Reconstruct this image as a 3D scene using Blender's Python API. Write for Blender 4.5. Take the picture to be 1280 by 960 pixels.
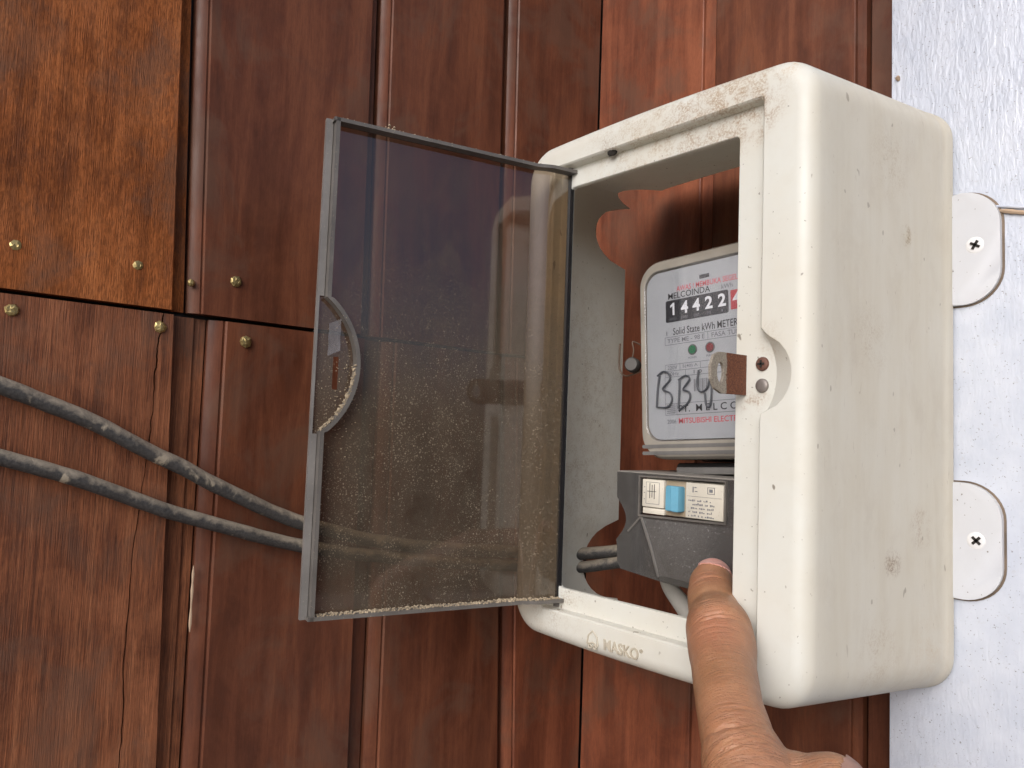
import bpy, bmesh, math, random
from mathutils import Vector, Matrix, noise as mnoise

for o in list(bpy.data.objects):
    bpy.data.objects.remove(o, do_unlink=True)
SC = bpy.context.scene
COL = SC.collection
S = 0.00075            # one modelling unit ("u") is 0.75 mm
ORG = Vector((0, 0, 1.5))
rnd = random.Random(7)

# ------------------------------------------------------------------ camera
CAM_POS = Vector((172.64196, -322.53357, -32.75722))
RM = ((0.6530367554596973, 0.756428167743121, 0.03687035480513171),
      (-0.02750538979788277, 0.07234235287604544, -0.9970005203170279),
      (-0.7568265650403255, 0.6500638514985605, 0.06804806701236601))
FPX = 962.4487
cam = bpy.data.cameras.new('camera')
cam.sensor_fit = 'HORIZONTAL'; cam.sensor_width = 36.0
cam.lens = FPX / 1280 * 36
cam.clip_start = 0.005; cam.clip_end = 200
camo = bpy.data.objects.new('camera', cam)
COL.objects.link(camo)
camo.matrix_world = Matrix.Translation(CAM_POS * S + ORG) @ Matrix((RM[0], [-a for a in RM[1]], [-a for a in RM[2]])).transposed().to_4x4()
SC.camera = camo

# ------------------------------------------------------------------ light
SUN_DIR = Vector((0.38, -0.80, 0.46)).normalized()      # towards the light
world = bpy.data.worlds.new('World'); SC.world = world; world.use_nodes = True
wn = world.node_tree.nodes; wl = world.node_tree.links
bg = wn.get('Background') or wn.new('ShaderNodeBackground')
sky = wn.new('ShaderNodeTexSky'); sky.sky_type = 'NISHITA'; sky.sun_disc = False
sky.sun_elevation = math.asin(SUN_DIR.z)
sky.sun_rotation = math.atan2(SUN_DIR.x, SUN_DIR.y)
sky.air_density = 0.45; sky.dust_density = 5.0; sky.ozone_density = 2.0
wl.new(sky.outputs[0], bg.inputs[0]); bg.inputs[1].default_value = 0.145
sun = bpy.data.lights.new('sun', 'SUN'); sun.energy = 1.5; sun.angle = math.radians(50); sun.color = (0.965, 0.99, 1.0)
suno = bpy.data.objects.new('sun', sun); COL.objects.link(suno)
suno.rotation_euler = SUN_DIR.to_track_quat('Z', 'Y').to_euler(); suno.location = SUN_DIR * 5 + ORG
vs = SC.view_settings
vs.view_transform = 'Standard'; vs.look = 'None'; vs.gamma = 1; vs.use_curve_mapping = False; vs.exposure = 0.07
SC.cycles.transparent_max_bounces = 16; SC.cycles.max_bounces = 10

# ------------------------------------------------------------------ node helpers
class NT:
    def __init__(self, name):
        self.m = bpy.data.materials.new(name); self.m.use_nodes = True
        self.t = self.m.node_tree; self.t.nodes.clear()
        self.out = self.t.nodes.new('ShaderNodeOutputMaterial')
    def n(self, kind, **kw):
        nd = self.t.nodes.new(kind)
        for k, v in kw.items():
            if k.startswith('_'): setattr(nd, k[1:], v)
            else:
                key = k.replace('__', ' ')
                self.put(nd.inputs[key] if not key.isdigit() else nd.inputs[int(key)], v)
        return nd
    def put(self, sock, v):
        if isinstance(v, bpy.types.NodeSocket): self.t.links.new(v, sock)
        elif isinstance(v, bpy.types.Node): self.t.links.new(v.outputs[0], sock)
        else: sock.default_value = v
    def pos(self, scale=(1, 1, 1), rot=(0, 0, 0), loc=(0, 0, 0)):
        g = self.n('ShaderNodeNewGeometry')
        mp = self.n('ShaderNodeMapping', Vector=g.outputs['Position'])
        mp.inputs['Scale'].default_value = [s / S for s in scale]
        mp.inputs['Rotation'].default_value = rot
        mp.inputs['Location'].default_value = loc
        return mp.outputs[0]
    def noise(self, vec, scale=1.0, detail=4, rough=.55, dist=0):
        return self.n('ShaderNodeTexNoise', Vector=vec, Scale=scale, Detail=detail, Roughness=rough, Distortion=dist).outputs[0]
    def ramp(self, f, stops, interp='LINEAR'):
        r = self.n('ShaderNodeValToRGB', Fac=f); cr = r.color_ramp; cr.interpolation = interp
        while len(cr.elements) < len(stops): cr.elements.new(0.5)
        for e, (p, c) in zip(cr.elements, stops):
            e.position = p; e.color = (c if isinstance(c, tuple) else (c, c, c)) + (1,)
        return r.outputs[0]
    def mix(self, f, a, b, mode='MIX'):
        nd = self.n('ShaderNodeMix', _data_type='RGBA', _blend_type=mode)
        for i, v in ((0, f), (6, a), (7, b)):
            if isinstance(v, tuple): v = v + (1,)
            self.put(nd.inputs[i], v)
        return nd.outputs[2]
    def math(self, op, a, b=0.0, clamp=False):
        nd = self.n('ShaderNodeMath', _operation=op, _use_clamp=clamp)
        self.put(nd.inputs[0], a); self.put(nd.inputs[1], b); return nd.outputs[0]
    def bump(self, h, strength=.3, dist=.3, normal=None):
        nd = self.n('ShaderNodeBump', Strength=strength, Distance=dist * S, Height=h)
        if normal is not None: self.put(nd.inputs['Normal'], normal)
        return nd.outputs[0]
    def bsdf(self, col, rough=.5, **kw):
        b = self.n('ShaderNodeBsdfPrincipled')
        self.put(b.inputs['Base Color'], col + (1,) if isinstance(col, tuple) else col)
        self.put(b.inputs['Roughness'], rough)
        for k, v in kw.items(): self.put(b.inputs[k.replace('_', ' ')], v)
        return b
    def end(self, sh):
        self.put(self.out.inputs[0], sh); return self.m

def plain(name, col, rough=.5, **kw):
    t = NT(name); return t.end(t.bsdf(col, rough, **kw))

def speckled(name, col, rough=.45, speck=(.10, .08, .06), amount=.5, var=.08, metallic=0.0):
    t = NT(name); p = t.pos()
    n1 = t.noise(p, .05, 5); n2 = t.noise(p, 1.2, 3)
    dark = tuple(c * (1 - var * 2.2) for c in col)
    c = t.mix(t.ramp(n1, [(.3, 0.), (.75, 1.)]), col, dark)
    c = t.mix(t.math('MULTIPLY', t.ramp(n2, [(.66, 0.), (.72, 1.)]), amount), c, speck)
    return t.end(t.bsdf(c, rough, Normal=t.bump(n2, .15, .15), Metallic=metallic))

# ---- wood
def wood(name, dark, mid, light, rough=.5, fib=.6, streak=1.0, seed=0.0, axis='Y', coat=0.0, grain=.35, mott=1.0, wave=.5, lin=.55, spec=.4):
    t = NT(name)
    info = t.n('ShaderNodeObjectInfo')
    off = t.n('ShaderNodeCombineXYZ', X=t.math('MULTIPLY', info.outputs['Random'], 400.), Y=t.math('MULTIPLY', info.outputs['Random'], 170.), Z=seed)
    sc = lambda a, b: (a, a, b)
    def P(a, b):
        m = t.n('ShaderNodeVectorMath', _operation='ADD'); t.put(m.inputs[0], t.pos(sc(a, b))); t.put(m.inputs[1], off.outputs[0]); return m.outputs[0]
    broad = t.noise(P(.05, .006), 1, 4, .6, .6)
    mid_n = t.noise(P(.35, .010), 1, 5, .6, .5)
    fine = t.noise(P(1.6, .035), 1, 5, .65, .2)
    pore = t.noise(P(2.4, .10), 1, 3, .6)
    blot = t.noise(P(.03, .022), 1, 5, .62, .8)
    f = t.math('ADD', t.math('MULTIPLY', broad, 1 - lin), t.math('MULTIPLY', mid_n, lin))
    c = t.ramp(f, [(.40, dark), (.5, mid), (.61, light)])
    c = t.mix(t.math('MULTIPLY', t.ramp(fine, [(.42, 1.), (.56, 0.)]), .45 * streak), c, tuple(x * .45 for x in dark))
    c = t.mix(t.math('MULTIPLY', t.ramp(pore, [(.36, 1.), (.46, 0.)]), .55 * fib), c, tuple(x * .35 for x in dark))
    c = t.mix(t.math('MULTIPLY', t.ramp(blot, [(.45, 0.), (.72, 1.)]), .45 * mott), c, tuple(x * 1.25 for x in light))
    c = t.mix(t.math('MULTIPLY', t.ramp(blot, [(.28, 1.), (.45, 0.)]), .5 * mott), c, tuple(a * .7 + .012 for a in dark))
    wav = t.noise(P(.9, .22), 1, 4, .65, .8)
    c = t.mix(t.math('MULTIPLY', t.ramp(wav, [(.40, 1.), (.52, 0.)]), .55 * wave), c, tuple(x * .6 for x in dark))
    c = t.mix(t.math('MULTIPLY', t.ramp(wav, [(.56, 0.), (.68, 1.)]), .35 * wave), c, tuple(x * 1.3 for x in light))
    grey = t.noise(P(.018, .016), 1, 5, .65, .5)
    c = t.mix(t.math('MULTIPLY', t.ramp(grey, [(.50, 0.), (.62, 1.)]), .5), c, (.112, .062, .042))
    h = t.math('ADD', t.math('ADD', t.math('MULTIPLY', fine, .6), t.math('MULTIPLY', wav, .6 * wave)), t.math('MULTIPLY', pore, .6 * fib))
    rr = t.ramp(t.noise(P(.1, .05), 1, 4), [(.3, max(rough - .1, .1)), (.7, min(rough + .12, 1))])
    b = t.bsdf(c, rr, Normal=t.bump(h, grain, .6), Coat_Weight=coat, Coat_Roughness=.35)
    b.inputs['Specular IOR Level'].default_value = spec
    return t.end(b)

M = {}
M['wood_rough'] = wood('weathered orange brown wood', (.150, .043, .0110), (.280, .083, .0210), (.375, .128, .040), spec=.15, rough=.65, fib=1.0, seed=3, grain=1.0, streak=.6, wave=.9, lin=.3)
M['wood_striped'] = wood('striped brown wood', (.105, .034, .015), (.205, .067, .028), (.295, .112, .050), spec=.25, rough=.58, fib=.9, seed=9, grain=.8, streak=1.3, wave=.3)
M['wood_smooth'] = wood('smooth red brown wood', (.080, .0265, .0140), (.113, .0375, .0195), (.158, .056, .028), rough=.42, fib=.3, seed=21, grain=.14, streak=.30, mott=.8, coat=.0, wave=.25, lin=.18, spec=.25)
M['wood_red'] = wood('reddish brown wood', (.108, .034, .0185), (.160, .051, .027), (.228, .077, .039), rough=.40, fib=.25, seed=33, grain=.14, streak=.30, mott=.8, coat=.0, wave=.3, lin=.18, spec=.25)
M['brass'] = speckled('dull brass nail', (.50, .39, .17), .42, (.16, .10, .05), .7, .25, .8)

# ---- white wall paint
t = NT('thick white gloss paint on rough board'); p = t.pos()
ps = t.pos((1.0, 1.0, .30))
strokes = t.noise(ps, .38, 4, .55, .3); fine = t.noise(p, .7, 5, .6); big = t.noise(t.pos((.5, .5, .12)), .2, 4, .5, .4)
spk = t.noise(p, .85, 2, .5)
# the coat is thicker and rougher high up, smoother low down
g = t.n('ShaderNodeNewGeometry'); sx = t.n('ShaderNodeSeparateXYZ', Vector=g.outputs['Position'])
hi = t.n('ShaderNodeMapRange', Value=sx.outputs[2]); hi.inputs[1].default_value = 1.5 + 10 * S; hi.inputs[2].default_value = 1.5 + 150 * S
c = t.ramp(t.noise(p, .06, 5), [(.3, (.47, .51, .59)), (.7, (.55, .585, .655))])
c = t.mix(t.math('MULTIPLY', t.ramp(spk, [(.68, 0.), (.72, 1.)]), .75), c, (.20, .19, .19))
c = t.mix(t.math('MULTIPLY', t.ramp(t.noise(p, .21, 5, .7), [(.62, 0.), (.72, 1.)]), .35), c, (.42, .41, .41))
h = t.math('ADD', t.math('MULTIPLY', strokes, t.math('MULTIPLY_ADD', hi.outputs[0], 1.1)), t.math('ADD', t.math('MULTIPLY', fine, .22), t.math('MULTIPLY', big, .5)))
M['white_paint'] = t.end(t.bsdf(c, .16, Normal=t.bump(h, .42, 1.8)))

# ---- aged ivory plastic
def ivory(name, base, yellow, stain_pts=(), spk_amt=.7, rough=.42, discoloured=False):
    t = NT(name); p = t.pos()
    n = t.noise(p, .018, 5, .6); n2 = t.noise(p, .08, 5, .6)
    c = t.mix(t.ramp(n, [(.35, 0.), (.75, .8)]), base, yellow)
    c = t.mix(t.math('MULTIPLY', t.ramp(n2, [(.5, 0.), (.85, 1.)]), .35), c, tuple(a * .86 for a in yellow))
    spk = t.noise(p, .55, 2, .4)
    spk2 = t.noise(t.pos((1, 1, .5)), .22, 2, .3)
    m = t.math('MULTIPLY', t.ramp(spk, [(.735, 0.), (.755, 1.)]), spk_amt)
    c = t.mix(m, c, (.10, .075, .05))
    m = t.math('MULTIPLY', t.ramp(spk2, [(.76, 0.), (.775, 1.)]), spk_amt * .8)
    c = t.mix(m, c, (.16, .12, .085))
    fine = t.noise(p, .9, 5, .75)
    patch = t.math('MULTIPLY', t.ramp(fine, [(.44, 0.), (.60, 1.)]), t.ramp(t.noise(p, .13, 4, .7), [(.40, 0.), (.60, 1.)]))
    g = t.n('ShaderNodeNewGeometry')
    if discoloured:  # position mask turns the whole right side a darker, yellower beige
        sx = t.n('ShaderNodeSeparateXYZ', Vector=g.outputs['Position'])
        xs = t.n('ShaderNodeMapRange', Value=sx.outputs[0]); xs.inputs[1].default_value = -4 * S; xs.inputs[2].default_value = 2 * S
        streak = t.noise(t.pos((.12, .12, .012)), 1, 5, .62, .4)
        side_tone = t.mix(t.ramp(streak, [(.35, 0.), (.65, 1.)]), (.72, .685, .59), (.675, .63, .525))
        side_tone = t.mix(t.math('MULTIPLY', t.ramp(t.noise(t.pos((.05, .05, .03), loc=(3, 8, 2)), 1, 6, .7, .5), [(.50, 0.), (.68, 1.)]), .30), side_tone, (.50, .44, .355))
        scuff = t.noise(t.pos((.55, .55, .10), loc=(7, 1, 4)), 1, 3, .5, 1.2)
        side_tone = t.mix(t.math('MULTIPLY', t.ramp(scuff, [(.70, 0.), (.73, 1.)]), .5), side_tone, (.34, .27, .20))
        c = t.mix(t.math('MULTIPLY', xs.outputs[0], t.ramp(t.noise(p, .03, 4), [(.2, .75), (.6, 1.)])), c, side_tone)
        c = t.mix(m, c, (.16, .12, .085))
    for (x, y, z), r, col, a in stain_pts:
        d = t.n('ShaderNodeVectorMath', _operation='DISTANCE'); t.put(d.inputs[0], g.outputs['Position']); d.inputs[1].default_value = Vector((x, y, z)) * S + ORG
        f = t.math('SUBTRACT', 1.0, t.math('DIVIDE', d.outputs['Value'], r * S), True)
        c = t.mix(t.math('MULTIPLY', t.math('MULTIPLY', f, patch), a, True), c, col)
    rr = t.ramp(n2, [(.3, rough - .08), (.7, rough + .12)])
    b = t.bsdf(c, rr, Normal=t.bump(t.math('ADD', t.math('MULTIPLY', n2, .6), t.math('MULTIPLY', fine, .12)), .12, .5))
    tl = t.n('ShaderNodeBsdfTranslucent', Color=(.80, .76, .66, 1))
    mx = t.n('ShaderNodeMixShader', Fac=.28); t.put(mx.inputs[1], b); t.put(mx.inputs[2], tl)
    return t.end(mx)
BR = (.30, .16, .075)
M['ivory'] = ivory('aged ivory plastic', (.765, .785, .745), (.72, .69, .60), discoloured=True,
    stain_pts=[((-40, 0, 138), 30, BR, 1.5), ((-65, 0, 138), 34, BR, 1.2), ((-105, 0, 139), 45, (.42, .30, .17), .55), ((-100, 5, 129), 60, (.42, .31, .19), .6), ((-40, 0, 148), 40, (.50, .38, .24), .8), ((-25, 2, 128), 14, BR, 1.0),
               ((-12, 2, 148), 7, (.55, .33, .12), 1.2), ((-125, 3, 137), 10, (.2, .12, .07), .8), ((-22, 2, 16), 12, (.42, .30, .18), .9),
               ((-30, 6, -10), 9, BR, .9), ((-34, 6, -14), 6, BR, 1.2), ((11, 110, -135), 30, (.55, .38, .22), .5), ((-160, 2, -130), 30, (.35, .26, .17), .9),
               ((-190, 60, -60), 70, (.36, .28, .19), .9), ((-193, 60, 40), 60, (.40, .33, .24), .8), ((-193, 80, 0), 45, (.34, .27, .19), .7), ((6, 72, -88), 9, (.26, .16, .09), 2.6), ((8, 84, 78), 7, (.34, .25, .14), 2.6), ((8, 100, -72), 14, (.40, .29, .20), 1.4), ((4, 50, 20), 24, (.50, .42, .32), .9), ((6, 70, 115), 26, (.50, .42, .31), 1.0), ((5, 60, -130), 24, (.48, .38, .27), 1.0)])
M['ivory_dirty'] = ivory('ivory lettering holding dirt', (.62, .58, .49), (.50, .44, .34))
M['ivory_clean'] = ivory('pale tab plastic', (.70, .73, .785), (.67, .68, .71), spk_amt=.9)

# ---- smoked plastics
def smoked(name, tint, dust, dustcol, rough=.06, veil=.0, ior=1.5):
    t = NT(name); p = t.pos()
    tr = t.n('ShaderNodeBsdfTransparent', Color=tint + (1,))
    gl = t.n('ShaderNodeBsdfGlossy', Color=(1, 1, 1, 1), Roughness=rough)
    lw = t.n('ShaderNodeLayerWeight', Blend=.5); f0 = 2 * ((ior - 1) / (ior + 1)) ** 2
    fr = t.math('ADD', f0, t.math('MULTIPLY', t.math('POWER', lw.outputs['Facing'], 5.0), 1 - f0), True)
    mx = t.n('ShaderNodeMixShader', Fac=fr); t.put(mx.inputs[1], tr); t.put(mx.inputs[2], gl)
    grit = t.n('ShaderNodeTexVoronoi', Vector=p, Scale=.62, Randomness=1.0)
    clump = t.noise(p, .03, 5, .65, .4); film = t.noise(p, .06, 6, .7); grit2 = t.noise(p, 1.3, 3, .6)
    a = t.math('MULTIPLY', t.ramp(grit.outputs['Distance'], [(.10, 1.), (.34, 0.)]), t.ramp(t.noise(p, .35, 3, .6), [(.46, 0.), (.60, 1.)]))
    a2 = t.ramp(grit2, [(.60, 0.), (.68, .8)])
    gz = t.n('ShaderNodeNewGeometry'); sz = t.n('ShaderNodeSeparateXYZ', Vector=gz.outputs['Position'])
    lowd = t.n('ShaderNodeMapRange', Value=t.math('ADD', sz.outputs[2], t.math('MULTIPLY', t.math('SUBTRACT', clump, .5), 160 * S))); lowd.inputs[1].default_value = 1.5 + 75 * S; lowd.inputs[2].default_value = 1.5 - 5 * S; lowd.inputs[3].default_value = .10
    dd = t.math('MULTIPLY', t.math('MAXIMUM', a, a2), t.math('MULTIPLY', t.ramp(clump, [(.36, .2), (.56, 1.)]), lowd.outputs[0]))
    df1 = t.n('ShaderNodeBsdfDiffuse', Color=tuple(x * .30 for x in dustcol) + (1,))
    df2 = t.n('ShaderNodeBsdfDiffuse', Color=tuple(x * 1.15 for x in dustcol) + (1,))
    m1 = t.n('ShaderNodeMixShader', Fac=t.math('ADD', t.math('MULTIPLY', t.math('MULTIPLY', t.ramp(film, [(.3, .45), (.7, 1.)]), lowd.outputs[0]), .60 * dust), t.math('ADD', veil, t.math('MULTIPLY', t.ramp(t.noise(t.pos((.05, .05, .018), rot=(.7, .3, 0)), 1, 5, .7, 1.2), [(.48, 0.), (.66, 1.)]), .11 * dust)), True)); t.put(m1.inputs[1], mx); t.put(m1.inputs[2], df1)
    m2 = t.n('ShaderNodeMixShader', Fac=t.math('MULTIPLY', dd, .55 * dust)); t.put(m2.inputs[1], m1); t.put(m2.inputs[2], df2)
    return t.end(m2)
M['smoke_pane'] = smoked('smoked clear plastic pane with dust', (.44, .355, .27), 1.0, (.33, .27, .20), .05, .02, 1.6)
M['smoke_rim'] = speckled('smoked plastic rim under dust', (.135, .125, .115), .30, (.42, .34, .24), .8, .2)
M['smoke_edge'] = speckled('smoked plastic edge', (.20, .19, .18), .25, (.42, .36, .28), .5, .15)
M['hinge_dark'] = plain('dark smoked hinge edge', (.012, .012, .014), .18)
M['dust'] = speckled('pale brown dust', (.42, .34, .235), .95, (.2, .15, .1), .6, .2)
M['smoke_cover'] = smoked('smoked breaker cover', (.42, .41, .41), .3, (.50, .485, .475), .14, .13, 1.9)
t = NT('clear meter cover'); tr = t.n('ShaderNodeBsdfTransparent', Color=(.95, .95, .96, 1)); gl = t.n('ShaderNodeBsdfGlossy', Roughness=.08)
fr = t.n('ShaderNodeFresnel', IOR=1.4); mx = t.n('ShaderNodeMixShader', Fac=fr.outputs[0]); t.put(mx.inputs[1], tr); t.put(mx.inputs[2], gl)
M['clear'] = t.end(mx)
M['meter_rim'] = speckled('dusty translucent grey rim', (.32, .295, .255), .22, (.25, .2, .15), .3, .12)
M['meter_band'] = speckled('grey meter band', (.16, .155, .15), .35, (.3, .26, .2), .5, .15)
M['meter_plate'] = speckled('pale meter label', (.43, .45, .465), .5, (.34, .41, .44), .3, .03)
M['cover_pale'] = speckled('paler smoked plastic top', (.27, .25, .225), .5, (.14, .12, .1), .5, .15)
M['black_plastic'] = speckled('black plastic', (.022, .021, .022), .45, (.12, .1, .08), .5, .2)
M['ink'] = plain('black print', (.03, .03, .035), .6)
M['ink_grey'] = plain('grey print', (.16, .165, .18), .6)
M['ink_red'] = plain('red print', (.62, .10, .12), .6)
M['pen'] = plain('dark marker pen', (.045, .05, .06), .55)
M['digit_white'] = plain('white digit', (.78, .80, .82), .5)
M['counter'] = plain('counter window', (.035, .036, .042), .3)
M['counter_red'] = plain('red counter drum', (.45, .05, .06), .4)
M['led_green'] = plain('green lamp lens', (.02, .16, .07), .2)
M['led_red'] = plain('dark red lamp lens', (.20, .03, .035), .2)
M['led_ring'] = plain('lamp ring', (.10, .10, .10), .4)
M['breaker'] = speckled('cream breaker plastic', (.62, .585, .50), .45, (.3, .2, .12), .5, .10)
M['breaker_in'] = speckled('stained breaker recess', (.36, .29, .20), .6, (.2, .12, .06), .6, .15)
M['toggle'] = speckled('faded sky blue toggle', (.13, .36, .50), .4, (.3, .45, .5), .4, .12)
# rusty steel: rust at the root, bare grey towards the tip
t = NT('rusty steel plate'); p = t.pos()
n = t.noise(p, .25, 6, .65); n2 = t.noise(p, 1.4, 4, .6)
g = t.n('ShaderNodeNewGeometry'); sp = t.n('ShaderNodeSeparateXYZ', Vector=g.outputs['Position'])
tipf = t.math('MULTIPLY_ADD', t.math('SUBTRACT', t.math('DIVIDE', sp.outputs[1], S), -10.0), -.35); t.t.nodes[-1].inputs[2].default_value = 0
tipf = t.math('ADD', tipf, t.math('MULTIPLY', t.math('SUBTRACT', n, .5), 2.2))
rust = t.ramp(n2, [(.3, (.065, .022, .012)), (.55, (.145, .050, .024)), (.75, (.21, .085, .042))])
grey = t.ramp(n2, [(.3, (.17, .145, .115)), (.7, (.33, .30, .25))])
M['rust'] = t.end(t.bsdf(t.mix(t.ramp(tipf, [(.0, 0.), (.25, 1.)]), rust, grey), .8, Normal=t.bump(n2, .5, .4), Metallic=.15))
M['rust_screw'] = speckled('rusty screw head', (.22, .10, .07), .6, (.42, .38, .34), .6, .25, .3)
M['steel_screw'] = speckled('grey screw head', (.30, .27, .25), .45, (.25, .1, .05), .7, .2, .6)
M['painted_screw'] = plain('painted screw head', (.66, .66, .67), .4)
M['slot_dark'] = plain('near-black slots and spot', (.02, .017, .014), .9)
# dirty cable: weathered black with beige dirt lying on the upper side
t = NT('dirty black cable'); p = t.pos(); n = t.noise(p, .11, 6, .7, .4); n2 = t.noise(p, .6, 5, .65)
g = t.n('ShaderNodeNewGeometry'); sp = t.n('ShaderNodeSeparateXYZ', Vector=g.outputs['Normal'])
up = t.math('ADD', t.math('MULTIPLY', sp.outputs[2], .30), t.math('MULTIPLY', n, .75))
c = t.ramp(n2, [(.3, (.022, .021, .022)), (.7, (.060, .057, .054))])
c = t.mix(t.ramp(up, [(.36, 0.), (.60, .9)]), c, (.30, .258, .20))
c = t.mix(t.ramp(t.noise(t.pos((1, 1, 1), loc=(31, 5, 9)), .05, 5, .6, .6), [(.60, 0.), (.66, .8)]), c, (.36, .31, .235))
M['cable'] = t.end(t.bsdf(c, .62, Normal=t.bump(t.math('ADD', n2, t.math('MULTIPLY', n, .8)), .5, .8)))
M['pipe'] = speckled('grey white conduit', (.46, .44, .40), .5, (.2, .16, .12), .4, .1)
M['wire'] = plain('rusted thin wire', (.10, .065, .045), .6, Metallic=.4)
M['lead'] = speckled('dull lead', (.10, .095, .09), .6, (.2, .15, .1), .5, .2, .3)
t = NT('crumpled clear tape'); tr = t.n('ShaderNodeBsdfTransparent', Color=(.8, .8, .82, 1)); b = t.bsdf((.55, .56, .60), .25); mx = t.n('ShaderNodeMixShader', Fac=.16); t.put(mx.inputs[1], tr); t.put(mx.inputs[2], b)
M['tape'] = t.end(mx)
M['grime'] = speckled('brown grime line', (.22, .165, .12), .9, (.4, .36, .33), .9, .3)
M['tan_wood'] = plain('bare tan wood', (.40, .29, .20), .8)
t = NT('concrete floor'); p = t.pos((.01, .01, .01)); M['concrete'] = t.end(t.bsdf(t.ramp(t.noise(p, 1, 6), [(.3, (.22, .19, .16)), (.7, (.30, .26, .22))]), .85))

# skin
def at_world(px, py, z):
    c_ = Vector(((px - 640) / FPX * z, (py - 480) / FPX * z, z))
    return CAM_POS + Vector([sum(RM[r][k] * c_[r] for r in range(3)) for k in range(3)])
t = NT('tanned skin'); p = t.pos(); n = t.noise(p, .07, 5, .6, .3); n2 = t.noise(p, .9, 4, .6); cell = t.n('ShaderNodeTexVoronoi', Vector=p, Scale=.75, _feature='DISTANCE_TO_EDGE')
c = t.ramp(n, [(.3, (.255, .120, .058)), (.55, (.335, .165, .082)), (.75, (.405, .215, .113))])
KN = Vector((-33.5, -16, -120))
for ctr, r, col, a in (((-30, -30, -112), 24, (.36, .148, .088), .7), ((-60, 10, -98), 16, (.36, .15, .09), .5), ((2, -70, -135), 30, (.38, .165, .095), .4), ((33, -70, -138), 24, (.37, .175, .11), .6)):
    g = t.n('ShaderNodeNewGeometry'); d = t.n('ShaderNodeVectorMath', _operation='DISTANCE'); t.put(d.inputs[0], g.outputs['Position']); d.inputs[1].default_value = Vector(ctr) * S + ORG
    f = t.math('MULTIPLY', t.math('SUBTRACT', 1.0, t.math('DIVIDE', d.outputs['Value'], r * S), True), a)
    c = t.mix(f, c, col)
c = t.mix(t.math('MULTIPLY', t.ramp(n2, [(.62, 0.), (.72, 1.)]), .3), c, (.26, .10, .05))
P0 = at_world(891, 722, 406); AX = (at_world(920, 925, 296) - P0).normalized()
view = (CAM_POS - P0).normalized(); SD = AX.cross(view).normalized(); UPV = SD.cross(AX)
g = t.n('ShaderNodeNewGeometry')
def dotp(v, k):
    d = t.n('ShaderNodeVectorMath', _operation='DOT_PRODUCT'); t.put(d.inputs[0], g.outputs['Position']); d.inputs[1].default_value = v * (k / S); return d.outputs['Value']
wr = t.n('ShaderNodeCombineXYZ', X=dotp(AX, .85), Y=dotp(SD, .10), Z=dotp(UPV, .10))
wr_n = t.noise(wr.outputs[0], 1.0, 4, .6, .5)
sv = t.math('SUBTRACT', dotp(AX, 1.0), ((P0 * S + ORG) / S).dot(AX))
msk = None
for c0, w_, a_ in ((20, 9, .8), (50, 15, 1.0), (128, 26, 1.0), (90, 60, .35)):
    m_ = t.math('MULTIPLY', t.math('SUBTRACT', 1.0, t.math('ABSOLUTE', t.math('DIVIDE', t.math('SUBTRACT', sv, float(c0)), float(w_))), True), a_)
    msk = m_ if msk is None else t.math('MAXIMUM', msk, m_)
wr_h = t.math('MULTIPLY', t.ramp(wr_n, [(.34, 0.), (.52, 1.)]), msk)
c = t.mix(t.math('MULTIPLY', t.math('MULTIPLY', t.ramp(wr_n, [(.34, 1.), (.46, 0.)]), msk), .35), c, (.24, .09, .05))
bm0 = t.bump(wr_h, .65, .8)
bm1 = t.bump(cell.outputs[0], .35, .5, bm0); bm2 = t.bump(n2, .35, .5, bm1)
b = t.bsdf(c, .44, Normal=bm2); b.inputs['Subsurface Weight'].default_value = .25; b.inputs['Subsurface Radius'].default_value = (1, .35, .2); b.inputs['Subsurface Scale'].default_value = 2.5 * S
M['skin'] = t.end(b)
t = NT('finger nail'); p = t.pos(); c = t.ramp(t.noise(p, .25, 3), [(.3, (.56, .27, .225)), (.7, (.64, .36, .31))]); M['nail'] = t.end(t.bsdf(c, .28))

t = NT('dull thumb nail'); p = t.pos(); M['nail_dull'] = t.end(t.bsdf(t.ramp(t.noise(p, .2, 3), [(.3, (.27, .155, .12)), (.7, (.34, .20, .155))]), .6))
# ------------------------------------------------------------------ object helpers
OR = {}
def tag(o, label=None, cat=None, group=None, kind=None):
    for k, v in (('label', label), ('category', cat), ('group', group), ('kind', kind)):
        if v: o[k] = v
    return o
def place(o, origin, parent):
    origin = Vector(origin); OR[o.name] = origin
    if parent is None: o.location = origin * S + ORG
    else: o.parent = parent; o.location = (origin - OR[parent.name]) * S
    COL.objects.link(o); return o
def empty(name, origin, parent=None):
    o = bpy.data.objects.new(name, None); o.empty_display_size = .02
    return place(o, origin, parent)
def finish(name, me, mat, parent=None, origin=None, smooth=35):
    """me holds absolute coordinates in units"""
    if origin is None: origin = OR[parent.name] if parent else (0, 0, 0)
    origin = Vector(origin)
    me.transform(Matrix.Scale(S, 4) @ Matrix.Translation(-origin))
    if mat: me.materials.append(M[mat] if isinstance(mat, str) else mat)
    if smooth:
        me.polygons.foreach_set('use_smooth', [True] * len(me.polygons))
        me.set_sharp_from_angle(angle=math.radians(smooth))
    me.update()
    return place(bpy.data.objects.new(name, me), origin, parent)
def from_py(name, vs, fs, mat, parent=None, origin=None, smooth=35):
    me = bpy.data.meshes.new(name); me.from_pydata([tuple(v) for v in vs], [], fs)
    b = bmesh.new(); b.from_mesh(me); bmesh.ops.recalc_face_normals(b, faces=b.faces); b.to_mesh(me); b.free()
    return finish(name, me, mat, parent, origin, smooth)
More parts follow.
